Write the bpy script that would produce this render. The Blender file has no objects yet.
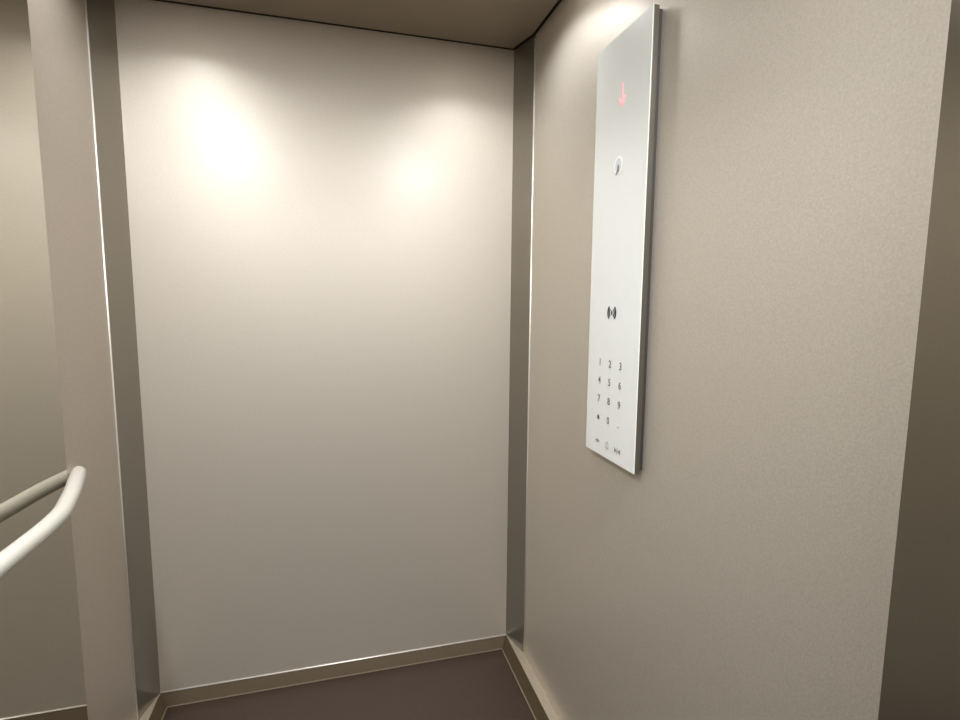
import bpy, bmesh, math
from mathutils import Vector, Matrix
S = bpy.context.scene
C = S.collection

# ------------------------------------------------------------------ materials
def nt(name):
    m = bpy.data.materials.new(name); m.use_nodes = True
    n = m.node_tree.nodes; b = n.get('Principled BSDF')
    return m, m.node_tree, n, b

def grain(m, t, n, b, col, amt, scale, bump, stretch=(1, 1, 1)):
    tc = n.new('ShaderNodeTexCoord'); mp = n.new('ShaderNodeMapping')
    mp.inputs['Scale'].default_value = stretch
    t.links.new(tc.outputs['Object'], mp.inputs['Vector'])
    ns = n.new('ShaderNodeTexNoise'); ns.inputs['Scale'].default_value = scale
    ns.inputs['Detail'].default_value = 3
    t.links.new(mp.outputs['Vector'], ns.inputs['Vector'])
    mx = n.new('ShaderNodeMix'); mx.data_type = 'RGBA'
    mx.inputs[6].default_value = (*[c * (1 - amt) for c in col], 1)
    mx.inputs[7].default_value = (*[min(1, c * (1 + amt)) for c in col], 1)
    t.links.new(ns.outputs['Fac'], mx.inputs[0])
    t.links.new(mx.outputs[2], b.inputs['Base Color'])
    if bump:
        bp = n.new('ShaderNodeBump'); bp.inputs['Strength'].default_value = bump
        bp.inputs['Distance'].default_value = 0.0006
        t.links.new(ns.outputs['Fac'], bp.inputs['Height'])
        t.links.new(bp.outputs['Normal'], b.inputs['Normal'])

def mat(name, col, rough=.5, metal=0., amt=.04, scale=300, bump=.0, coat=0., coatr=.03, stretch=(1, 1, 1), spec=.5):
    m, t, n, b = nt(name)
    b.inputs['Base Color'].default_value = (*col, 1)
    b.inputs['Roughness'].default_value = rough
    b.inputs['Metallic'].default_value = metal
    b.inputs['Specular IOR Level'].default_value = spec
    b.inputs['Coat Weight'].default_value = coat
    b.inputs['Coat Roughness'].default_value = coatr
    if amt: grain(m, t, n, b, col, amt, scale, bump, stretch)
    return m

def emit(name, col, power):
    m, t, n, b = nt(name)
    b.inputs['Base Color'].default_value = (*col, 1)
    b.inputs['Emission Color'].default_value = (*col, 1)
    b.inputs['Emission Strength'].default_value = power
    return m

M = dict(
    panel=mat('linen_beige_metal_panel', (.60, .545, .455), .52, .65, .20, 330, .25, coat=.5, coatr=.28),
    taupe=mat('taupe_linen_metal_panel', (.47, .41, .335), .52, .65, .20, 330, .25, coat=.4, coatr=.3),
    strip=mat('dark_grey_metal_strip', (.31, .285, .24), .30, .85, .06, 260, .1),
    post=mat('dark_olive_metal_post', (.20,.175,.13), .30, .85, .06, 260, .1),
    edge=mat('bright_steel_edge', (.88, .84, .77), .34, .55, 0),
    ceil=mat('taupe_ceiling_sheet', (.33, .275, .21), .5, .2, .05, 200, .05),
    gapshade=mat('painted_gap_shade', (.03, .022, .018), .8, 0, .1, 40),
    floor=mat('brown_speckled_rubber', (.026,.012,.006), .55, 0, .28, 90, .2),
    skirt=mat('brown_anodised_skirting', (.095, .068, .038), .42, .4, .08, 160, .05),
    footline=mat('dull_bronze_line', (.27, .22, .15), .4, .4, .05, 250),
    ledge=mat('beige_ledge', (.40, .345, .26), .38, .5, .05, 250),
    mirror=mat('grey_tinted_mirror', (.58, .555, .485), .025, 1., 0),
    rail=mat('cream_powder_coated_rail', (.46, .435, .375), .36, 0., .03, 240, .15),
    glass=mat('white_back_painted_glass', (.76, .77, .71), .25, 0., .015, 60, 0, coat=.6),
    pframe=mat('grey_brown_panel_frame', (.10, .088, .066), .4, .4, .05, 200),
    box=mat('back_box_gap_dark', (.035, .03, .025), .6, 0, .1, 120),
    icon=mat('mid_grey_key_ink', (.20, .19, .175), .5, 0, .05, 200),
    ink=mat('dark_grey_key_ink', (.115, .105, .095), .5, 0, .05, 200),
    faint=mat('pale_grey_key_ink', (.36, .36, .34), .5, 0, .05, 200),
    field=mat('grey_emblem_field', (.68, .69, .68), .35, 0, 0),
    chrome=mat('white_ring', (.92, .93, .92), .3, 0., 0),
    door=mat('dark_unseen_front', (.13, .105, .08), .4, .8, .06, 200, .1, stretch=(8, 8, .3)),  # invented dark finish for the unseen front, keeps bounce light off the walls
    arrow=emit('red_lit_arrow', (1., .26, .29), 1.15),
    lampglow=emit('warm_white_lamp_diffuser', (1., .90, .76), 6.),
    lampring=mat('white_lamp_ring', (.7, .67, .6), .4, .2, .03, 100),
)

# ------------------------------------------------------------------ helpers
def link(name, bm, m, parent=None, smooth=False):
    bmesh.ops.recalc_face_normals(bm, faces=bm.faces[:])
    me = bpy.data.meshes.new(name); bm.to_mesh(me); bm.free()
    me.materials.append(M[m])
    if smooth:
        for p in me.polygons: p.use_smooth = True
    o = bpy.data.objects.new(name, me); C.objects.link(o)
    if parent: o.parent = parent
    return o

def struct(name, bm, m, parent=None, smooth=False):
    o = link(name, bm, m, parent, smooth)
    if not parent: o['kind'] = 'structure'
    return o

def empty(name, loc, label, cat, group=None):
    o = bpy.data.objects.new(name, None); C.objects.link(o); o.location = loc
    o.empty_display_size = .05
    o['label'] = label; o['category'] = cat
    if group: o['group'] = group
    return o

def add_box(bm, lo, hi, bevel=0.):
    r = bmesh.ops.create_cube(bm, size=1)
    vs = r['verts']
    for v in vs:
        v.co = Vector([lo[i] + (v.co[i] + .5) * (hi[i] - lo[i]) for i in range(3)])
    if bevel:
        es = list({e for v in vs for e in v.link_edges})
        bmesh.ops.bevel(bm, geom=es, offset=bevel, segments=2, affect='EDGES', profile=.5)
    return bm

def box(lo, hi, bevel=0.): return add_box(bmesh.new(), lo, hi, bevel)

def prism(poly, z0, z1, bm=None):
    """closed prism over a plan outline"""
    bm = bm or bmesh.new()
    a = [bm.verts.new((x, y, z0)) for x, y in poly]; b = [bm.verts.new((x, y, z1)) for x, y in poly]
    bm.faces.new(a); bm.faces.new(b)
    for i in range(len(poly)):
        j = (i + 1) % len(poly); bm.faces.new((a[i], a[j], b[j], b[i]))
    return bm

def tube(path, r, seg=20, bm=None, cap=True):
    bm = bm or bmesh.new()
    pts = [Vector(p) for p in path]; rings = []
    up = Vector((0, 0, 1))
    for i, p in enumerate(pts):
        t = (pts[min(i + 1, len(pts) - 1)] - pts[max(i - 1, 0)]).normalized()
        u = up if abs(t.dot(up)) < .9 else Vector((1, 0, 0))
        s = t.cross(u).normalized(); w = s.cross(t)
        rings.append([bm.verts.new(p + r * (math.cos(a) * s + math.sin(a) * w)) for a in [2 * math.pi * k / seg for k in range(seg)]])
    for A, B in zip(rings, rings[1:]):
        for k in range(seg):
            l = (k + 1) % seg; bm.faces.new((A[k], A[l], B[l], B[k]))
    if cap: bm.faces.new(rings[0]); bm.faces.new(rings[-1])
    return bm

def slab(p, q, t, z0, z1):
    """vertical sheet from plan point p to q, thickness t away from the room"""
    p, q = Vector(p), Vector(q); d = (q - p).normalized(); n = Vector((d.y, -d.x))
    c = Vector((.57, -1.0))
    if n.dot(c - p) > 0: n = -n
    return prism([p, q, q + n * t, p + n * t], z0, z1)

# ------------------------------------------------------------------ the cabin
H, HB, SK = 2.10, .0381, .0213
XR, XB, XL = 1.1795, 1.1495, -.0291
ER, EL, Q = .1177, .1142, 1.3185
PM = .403                       # back edge of the mirror
TOP = 2.17
FW = -2.10                      # front (door) wall
P = dict(bl=(0, 0), br=(XB, 0), r1=(XR, -ER), r2=(XR, -Q), r3=(1.12, -1.47), fr=(1.12, FW),
         fl=(.03, FW), l3=(.03, -1.47), l2=(XL, -Q), l1=(XL, -EL))
outline = [P[k] for k in ('bl', 'br', 'r1', 'r2', 'r3', 'fr', 'fl', 'l3', 'l2', 'l1')]

def inset(poly, d):
    out = []; n = len(poly)
    for i in range(n):
        a, b, c = Vector(poly[i - 1]), Vector(poly[i]), Vector(poly[(i + 1) % n])
        e1, e2 = (b - a).normalized(), (c - b).normalized()
        n1, n2 = Vector((e1.y, -e1.x)), Vector((e2.y, -e2.x))   # clockwise outline: inward normals
        k = (n1 + n2); k = k / (1 + n1.dot(n2))
        out.append(tuple(b + k * d))
    return out

struct('floor', prism(inset(outline, -.03), -.05, 0), 'floor')
cp = inset(outline, .009)
struct('ceiling', prism(cp, H, H + .018), 'ceil')
struct('ceiling_upper', prism(inset(outline, -.03), TOP, TOP + .03), 'gapshade')

struct('wall_back', slab(P['bl'], P['br'], .02, HB, H - .001), 'panel')
struct('wall_right', slab(P['r1'], P['r2'], .02, HB, H - .001), 'panel')
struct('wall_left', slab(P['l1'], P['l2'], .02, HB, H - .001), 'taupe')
struct('wall_right_front', slab(P['r3'], P['fr'], .02, 0, H - .001), 'door')
struct('wall_left_front', slab(P['l3'], P['fl'], .02, 0, H - .001), 'door')
# near-black ring above the panels; the gap's shade is put into its colour
gap = bmesh.new()
for i in range(len(outline)):
    a, b = Vector(outline[i]), Vector(outline[(i + 1) % len(outline)])
    g = slab(a, b, .02, H - .001, TOP); me = bpy.data.meshes.new('g'); g.to_mesh(me); g.free(); gap.from_mesh(me); bpy.data.meshes.remove(me)
struct('trim_13', gap, 'gapshade')
# corner strips set diagonally between the panels
struct('trim_1', slab(P['br'], P['r1'], .012, HB, H - .001), 'strip')
struct('trim_2', slab(P['l1'], P['bl'], .012, HB, H - .001), 'strip')
struct('trim_3', slab(P['r2'], P['r3'], .012, 0, H - .001), 'post')
struct('trim_4', slab(P['l3'], P['l2'], .012, 0, H - .001), 'post')
# rounded bright edge of the panels beside the strips
def bead(name, x, y, z0, z1, r):
    bm = tube([(x, y, z0), (x, y, z1)], r, 12)
    struct(name, bm, 'edge', smooth=True)
bead('trim_5', XR - .0005, -ER + .001, HB, H - .012, .0026)
bead('trim_6', XL + .0005, -EL + .001, HB, H - .012, .0026)

# skirtings: sloped brown profile with a ledge behind it
def skirting(name, prof, axis, a, b):
    bm = bmesh.new()
    def pt(u, z, s): return (u, s, z) if axis == 'y' else (s, u, z)
    A = [bm.verts.new(pt(u, z, a)) for u, z in prof]; B = [bm.verts.new(pt(u, z, b)) for u, z in prof]
    bm.faces.new(A); bm.faces.new(B)
    for i in range(len(prof)):
        j = (i + 1) % len(prof); bm.faces.new((A[i], A[j], B[j], B[i]))
    return bm
def run(name, u0, du, axis, a, b, back):
    # u0: line of the top edge, du: +1 when the room lies at smaller u
    prof = [(u0, HB), (u0 - du * SK, 0.0), (u0 + du * back, 0.0), (u0 + du * back, HB)]
    o = struct(name, skirting(name, prof, axis, a, b), 'skirt')
    return o
run('baseboard_back', 0, 1, 'x', -.0, XB, .015)
run('baseboard_right', XB, 1, 'y', -.0, -1.392, .0285)
run('baseboard_left', 0, -1, 'y', -.0, -1.392, .0275)
# beige ledge on top of the side skirtings, in front of the set-back panels
struct('trim_7', prism([(XB, -.001), (XR - .0005, -ER), (XR - .0005, -Q), (XB, -1.39)], HB - .004, HB + .0012), 'ledge')
struct('trim_8', prism([(0, -.001), (XL + .0005, -EL), (XL + .0005, -Q), (0, -1.39)], HB - .004, HB + .0012), 'ledge')
# thin bright lines at the top and at the foot of the skirting
struct('trim_9', tube([(0, -.0006, HB), (XB, -.0006, HB)], .0023, 10), 'edge', smooth=True)
struct('trim_10', box((SK, -SK - .0025, 0), (XB - SK, -SK + .0005, .0025)), 'footline')
struct('trim_11', box((XB - SK - .0025, -1.39, 0), (XB - SK + .0005, -SK, .0025)), 'footline')
struct('trim_12', box((SK - .0005, -1.39, 0), (SK + .0025, -SK, .0025)), 'footline')

# front wall with closed two-panel sliding door (behind the camera), made dark to cut ambient light
fb = bmesh.new()
add_box(fb, (.03, FW - .06, 0), (.17, FW, TOP)); add_box(fb, (.98, FW - .06, 0), (1.12, FW, TOP)); add_box(fb, (.17, FW - .06, 2.0), (.98, FW, TOP))
struct('wall_front', fb, 'door')
dl = struct('door_1', box((.171, FW - .05, .003), (.574, FW - .02, 1.998)), 'door')
dr = struct('door_2', box((.576, FW - .05, .003), (.979, FW - .02, 1.998)), 'door')

# ------------------------------------------------------------------ mirror on the left wall
XM = -.0265
mir = link('wall_mirror', box((XL + .0002, -1.30, HB + .002), (XM, -PM, H - .004), .0005), 'mirror')
mir['label'] = 'tall grey tinted mirror covering left wall behind the handrail'
mir['category'] = 'mirror'

# ------------------------------------------------------------------ handrail
ZR, RR = .860, .0158
half = [(.0385, -.95), (.0385, -.72), (.038, -.66), (.035, -.61), (.030, -.567), (.020, -.52), (.008, -.467), (-.004, -.425), (-.016, -.385), (-.0275, -.352)]
def smooth_path(p, n=6):
    out = []
    for i in range(len(p) - 1):
        a, b, c, d = [Vector(p[max(0, min(len(p) - 1, k))]) for k in (i - 1, i, i + 1, i + 2)]
        for k in range(n):
            t = k / n
            out.append(.5 * ((2 * b) + (c - a) * t + (2 * a - 5 * b + 4 * c - d) * t * t + (3 * b - a - 3 * c + d) * t ** 3))
    out.append(Vector(p[-1])); return out
hp = smooth_path(half)
def rise(y):            # the bent end climbs slightly towards its wall fixing
    t = max(0., min(1., (y + .60) / .24)); return .015 * t * t * (3 - 2 * t)
back = [(v.x, v.y, ZR + rise(v.y)) for v in hp]
front = [(v.x, -1.66 - v.y, ZR + rise(v.y)) for v in hp][::-1]
path = [p for p in front if p[1] < -.955] + [p for p in back if p[1] > -.955]
hr = empty('handrail', (.0385, -.83, ZR), 'cream tubular handrail curving back into left wall beside mirror', 'handrail')
rb = link('rail', tube([(x - .0385, y + .83, z - ZR) for x, y, z in path], RR, 28), 'rail', hr, smooth=True)

# ------------------------------------------------------------------ control panel on the right wall
T = .022
XP = XR - T
YA, YB, ZC, ZD = -.5809, -.8018, .921, 1.8461
YM, ZM = (YA + YB) / 2, (ZC + ZD) / 2
cop = empty('control_panel', (XR, YM, ZM), 'tall narrow white glass lift control panel with keypad on right wall', 'control panel')
L = lambda x, y, z: (x - XR, y - YM, z - ZM)
link('glass_faceplate', box(L(XP, YB, ZC), L(XP + .0018, YA, ZD), .0005), 'glass', cop)
link('frame', box(L(XP + .0020, YB + .0003, ZC + .0003), L(XP + .0140, YA - .0003, ZD - .0003), .001), 'pframe', cop)
link('back_box', box(L(XP + .0142, YB + .003, ZC + .010), L(XR - .0002, YA - .03, ZD - .006)), 'box', cop)  # box coloured near-black so the gap behind the plate reads as shade

# printed marks lie in the glass plane: u runs to the right as read, v up
def to_plane(bm, y, z, x=XP - .0003):
    for v in bm.verts:
        u, w, d = v.co
        v.co = Vector(L(x - d, y - u, z + w))
    return bm
def text_bm(ch, size):
    cu = bpy.data.curves.new('t', 'FONT'); cu.body = ch; cu.size = size
    cu.align_x = 'CENTER'; cu.align_y = 'CENTER'; cu.extrude = .0001; cu.offset = .0003; cu.resolution_u = 4
    ob = bpy.data.objects.new('t', cu); C.objects.link(ob)
    dg = bpy.context.evaluated_depsgraph_get(); dg.update()
    me = bpy.data.meshes.new_from_object(ob.evaluated_get(dg))
    bm = bmesh.new(); bm.from_mesh(me)
    bpy.data.objects.remove(ob); bpy.data.curves.remove(cu); bpy.data.meshes.remove(me)
    return bm
def stroke(bm, pts, w):
    """flat mitred-free stroke made of short thin bars"""
    for a, b in zip(pts, pts[1:]):
        a, b = Vector(a), Vector(b); d = (b - a)
        if d.length < 1e-6: continue
        d.normalize(); n = Vector((-d.y, d.x)) * w / 2; a2, b2 = a - d * w * .25, b + d * w * .25
        q = [a2 - n, b2 - n, b2 + n, a2 + n]
        lo = [bm.verts.new((p.x, p.y, 0)) for p in q]; hi = [bm.verts.new((p.x, p.y, .0003)) for p in q]
        bm.faces.new(lo); bm.faces.new(hi)
        for i in range(4): bm.faces.new((lo[i], lo[(i + 1) % 4], hi[(i + 1) % 4], hi[i]))
    return bm
def poly(bm, pts):
    lo = [bm.verts.new((p[0], p[1], 0)) for p in pts]; hi = [bm.verts.new((p[0], p[1], .0003)) for p in pts]
    bm.faces.new(lo); bm.faces.new(hi)
    for i in range(len(pts)): bm.faces.new((lo[i], lo[(i + 1) % len(pts)], hi[(i + 1) % len(pts)], hi[i]))
    return bm
def arc(cx, cy, rx, ry, a0, a1, n=14):
    return [(cx + rx * math.cos(math.radians(a0 + (a1 - a0) * i / n)), cy + ry * math.sin(math.radians(a0 + (a1 - a0) * i / n))) for i in range(n + 1)]

KX = {0: -.6405, 1: -.6865, 2: -.7320}; KZ = {0: 1.140, 1: 1.0975, 2: 1.054, 3: 1.0095}
for i, ch in enumerate('123456789'):
    o = link('keypad_digit', to_plane(text_bm(ch, .0235), KX[i % 3], KZ[i // 3]), 'ink', cop)
    o['label'] = 'grey number %s key' % ch
o = link('keypad_digit', to_plane(text_bm('0', .0235), KX[1], KZ[3]), 'ink', cop); o['label'] = 'grey number 0 key'
st = bmesh.new()
for a in (90, 30, 150): stroke(st, [(-.0055 * math.cos(math.radians(a)), -.0055 * math.sin(math.radians(a))), (.0055 * math.cos(math.radians(a)), .0055 * math.sin(math.radians(a)))], .0028)
o = link('star_key', to_plane(st, KX[0], KZ[3]), 'ink', cop); o['label'] = 'dark star key'
o = link('dash_key', to_plane(stroke(bmesh.new(), [(-.004, -.004), (.004, -.004)], .0018), KX[2], KZ[3]), 'faint', cop); o['label'] = 'faint dash key'
# door open, alarm bell and door close symbols
k = .72
ic = bmesh.new()
poly(ic, [(-.014 * k, 0), (-.005 * k, .006 * k), (-.005 * k, -.006 * k)]); stroke(ic, [(0, -.006 * k), (0, .006 * k)], .0018); poly(ic, [(.014 * k, 0), (.005 * k, -.006 * k), (.005 * k, .006 * k)])
o = link('door_open_key', to_plane(ic, KX[0], .9525), 'icon', cop); o['label'] = 'two arrows pointing outward key'
bl = bmesh.new()
stroke(bl, [(-.007, -.005), (-.0045, -.002)] + arc(0, .003, .0045, .0055, 180, 0, 8) + [(.0045, -.002), (.007, -.005), (-.007, -.005)], .0013); stroke(bl, [(-.002, -.0075), (.002, -.0075)], .0015)
o = link('alarm_key', to_plane(bl, KX[1], .9515), 'faint', cop); o['label'] = 'faint bell shaped alarm key'
k = .95
ic = bmesh.new()
poly(ic, [(-.003 * k, 0), (-.013 * k, .0065 * k), (-.013 * k, -.0065 * k)]); stroke(ic, [(0, -.007 * k), (0, .007 * k)], .0018); poly(ic, [(.003 * k, 0), (.013 * k, -.0065 * k), (.013 * k, .0065 * k)])
o = link('door_close_key', to_plane(ic, KX[2], .9515), 'icon', cop); o['label'] = 'two arrows pointing inward key'
# card reader mark: dot between two pairs of arcs
wv = bmesh.new()
poly(wv, arc(0, 0, .0038, .0055, 0, 336, 14))
for s in (0, 180):
    for rx, w in ((.0105, .004), (.0172, .005)):
        stroke(wv, arc(0, 0, rx, rx * 1.0, s - 46, s + 46, 10), w)
o = link('card_reader_mark', to_plane(wv, -.6865, 1.2565), 'ink', cop); o['label'] = 'grey dot between curved waves'
# round emblem below the display: white ring, grey field, darker wedge
em = bmesh.new(); NR = 32
rr = [[em.verts.new((a * math.cos(2 * math.pi * k / NR), b * math.sin(2 * math.pi * k / NR), z)) for k in range(NR)]
      for a, b, z in ((.0132, .0146, 0), (.0180, .0196, 0), (.0180, .0196, .0003), (.0132, .0146, .0003))]
for i in range(4):
    for q in range(NR):
        em.faces.new((rr[i][q], rr[i][(q + 1) % NR], rr[(i + 1) % 4][(q + 1) % NR], rr[(i + 1) % 4][q]))
e = link('emblem', to_plane(em, -.6915, 1.5735), 'chrome', cop); e['label'] = 'white ring emblem with dark wedge'
fd = bmesh.new(); poly(fd, arc(0, 0, .0130, .0145, 0, 342, 19))
link('emblem_field', to_plane(fd, -.6915, 1.5735, XP - .0002), 'field', e)
wg = bmesh.new(); poly(wg, [(-.0015, .005), (.0050, -.003), (.0045, -.0125), (-.005, -.0185), (-.0105, -.0180), (-.003, -.009)])
link('emblem_wedge', to_plane(wg, -.6915, 1.5735, XP - .0007), 'icon', e)
# lit direction arrow
ar = bmesh.new()
stroke(ar, [(0, .0225), (0, -.019)], .0034)
stroke(ar, [(-.0125, -.004), (0, -.0205), (.0115, -.005)], .0032)
o = link('direction_arrow', to_plane(ar, -.6995, 1.716), 'arrow', cop); o['label'] = 'red lit down arrow'

# ------------------------------------------------------------------ ceiling lamps and added fill lamps
def downlight(x, y, power, r=.045, label='', spread=180, col=(1., 1.025, 1.09)):
    t = empty('ceiling_downlight', (x, y, H), label, 'downlight', 'round lamps recessed in the lift ceiling')
    bm = bmesh.new()
    seg = 32; R = [(r + .008, -.0005), (r + .008, -.003), (r + .001, -.003), (r + .001, -.0005)]
    rings = [[bm.verts.new((a * math.cos(2 * math.pi * k / seg), a * math.sin(2 * math.pi * k / seg), z)) for k in range(seg)] for a, z in R]
    for i in range(4):
        A, B = rings[i], rings[(i + 1) % 4]
        for k in range(seg):
            l = (k + 1) % seg; bm.faces.new((A[k], A[l], B[l], B[k]))
    link('ring', bm, 'lampring', t)
    bm = bmesh.new(); bmesh.ops.create_cone(bm, cap_ends=True, segments=32, radius1=r, radius2=r, depth=.0012)
    for v in bm.verts: v.co.z -= .0011
    link('diffuser', bm, 'lampglow', t)
    ld = bpy.data.lights.new('downlight_lamp', 'AREA'); ld.shape = 'DISK'; ld.size = 2 * r; ld.energy = power; ld.color = col
    ld.spread = math.radians(spread)
    lo = bpy.data.objects.new('downlight_lamp', ld); C.objects.link(lo); lo.location = (x, y, H - .004)
LAMPS = [(.055, -1.40, 23., 'lamp near the mirror, over the handrail', 180), (1.06, -1.76, 31., 'lamp nearest the door on the control panel side', 180),
         (.15, -.35, 1.75, 'fill lamp added near the back wall on the mirror side', 140), (1.00, -.35, 1.7, 'fill lamp added near the back wall on the control panel side', 130),
         (1.08, -.56, .24, 'fill lamp added beside the right wall above the control panel', 180), (.57, -.70, 2.2, 'fill lamp added in the middle of the ceiling', 110)]  # all after the first pair: unseen fill, added to even out wall brightness
for x, y, p, lb, *sp in LAMPS: downlight(x, y, p, spread=sp[0] if sp else 180, label='round warm white recessed ceiling ' + lb)

# faint ambient set around the closed cabin
w = bpy.data.worlds.new('lift_surroundings'); S.world = w; w.use_nodes = True
w.node_tree.nodes['Background'].inputs[0].default_value = (.5, .45, .38, 1)
w.node_tree.nodes['Background'].inputs[1].default_value = .02

# ------------------------------------------------------------------ camera
f, yaw, pitch, roll = 528.87, .2683, -.1149, .0077
fw = Vector((math.sin(yaw) * math.cos(pitch), math.cos(yaw) * math.cos(pitch), math.sin(pitch)))
rt = Vector((math.cos(yaw), -math.sin(yaw), 0)); up = rt.cross(fw)
rt2 = math.cos(roll) * rt + math.sin(roll) * up; up2 = -math.sin(roll) * rt + math.cos(roll) * up
cd = bpy.data.cameras.new('camera'); cam = bpy.data.objects.new('camera', cd); C.objects.link(cam)
cd.sensor_fit = 'HORIZONTAL'; cd.sensor_width = 36; cd.lens = 36 * f / 960; cd.clip_start = .01
mw = Matrix.Identity(4)
for i in range(3): mw[i][0], mw[i][1], mw[i][2] = rt2[i], up2[i], -fw[i]
mw[0][3], mw[1][3], mw[2][3] = .559, -1.7537, 1.285
cam.matrix_world = mw
S.camera = cam
S.view_settings.view_transform = 'Standard'
S.view_settings.look = 'None'
S.view_settings.gamma = 1
S.view_settings.exposure = 0.1
S.cycles.max_bounces = 12
S.cycles.diffuse_bounces = 8
S.cycles.glossy_bounces = 8
S.cycles.use_denoising = True
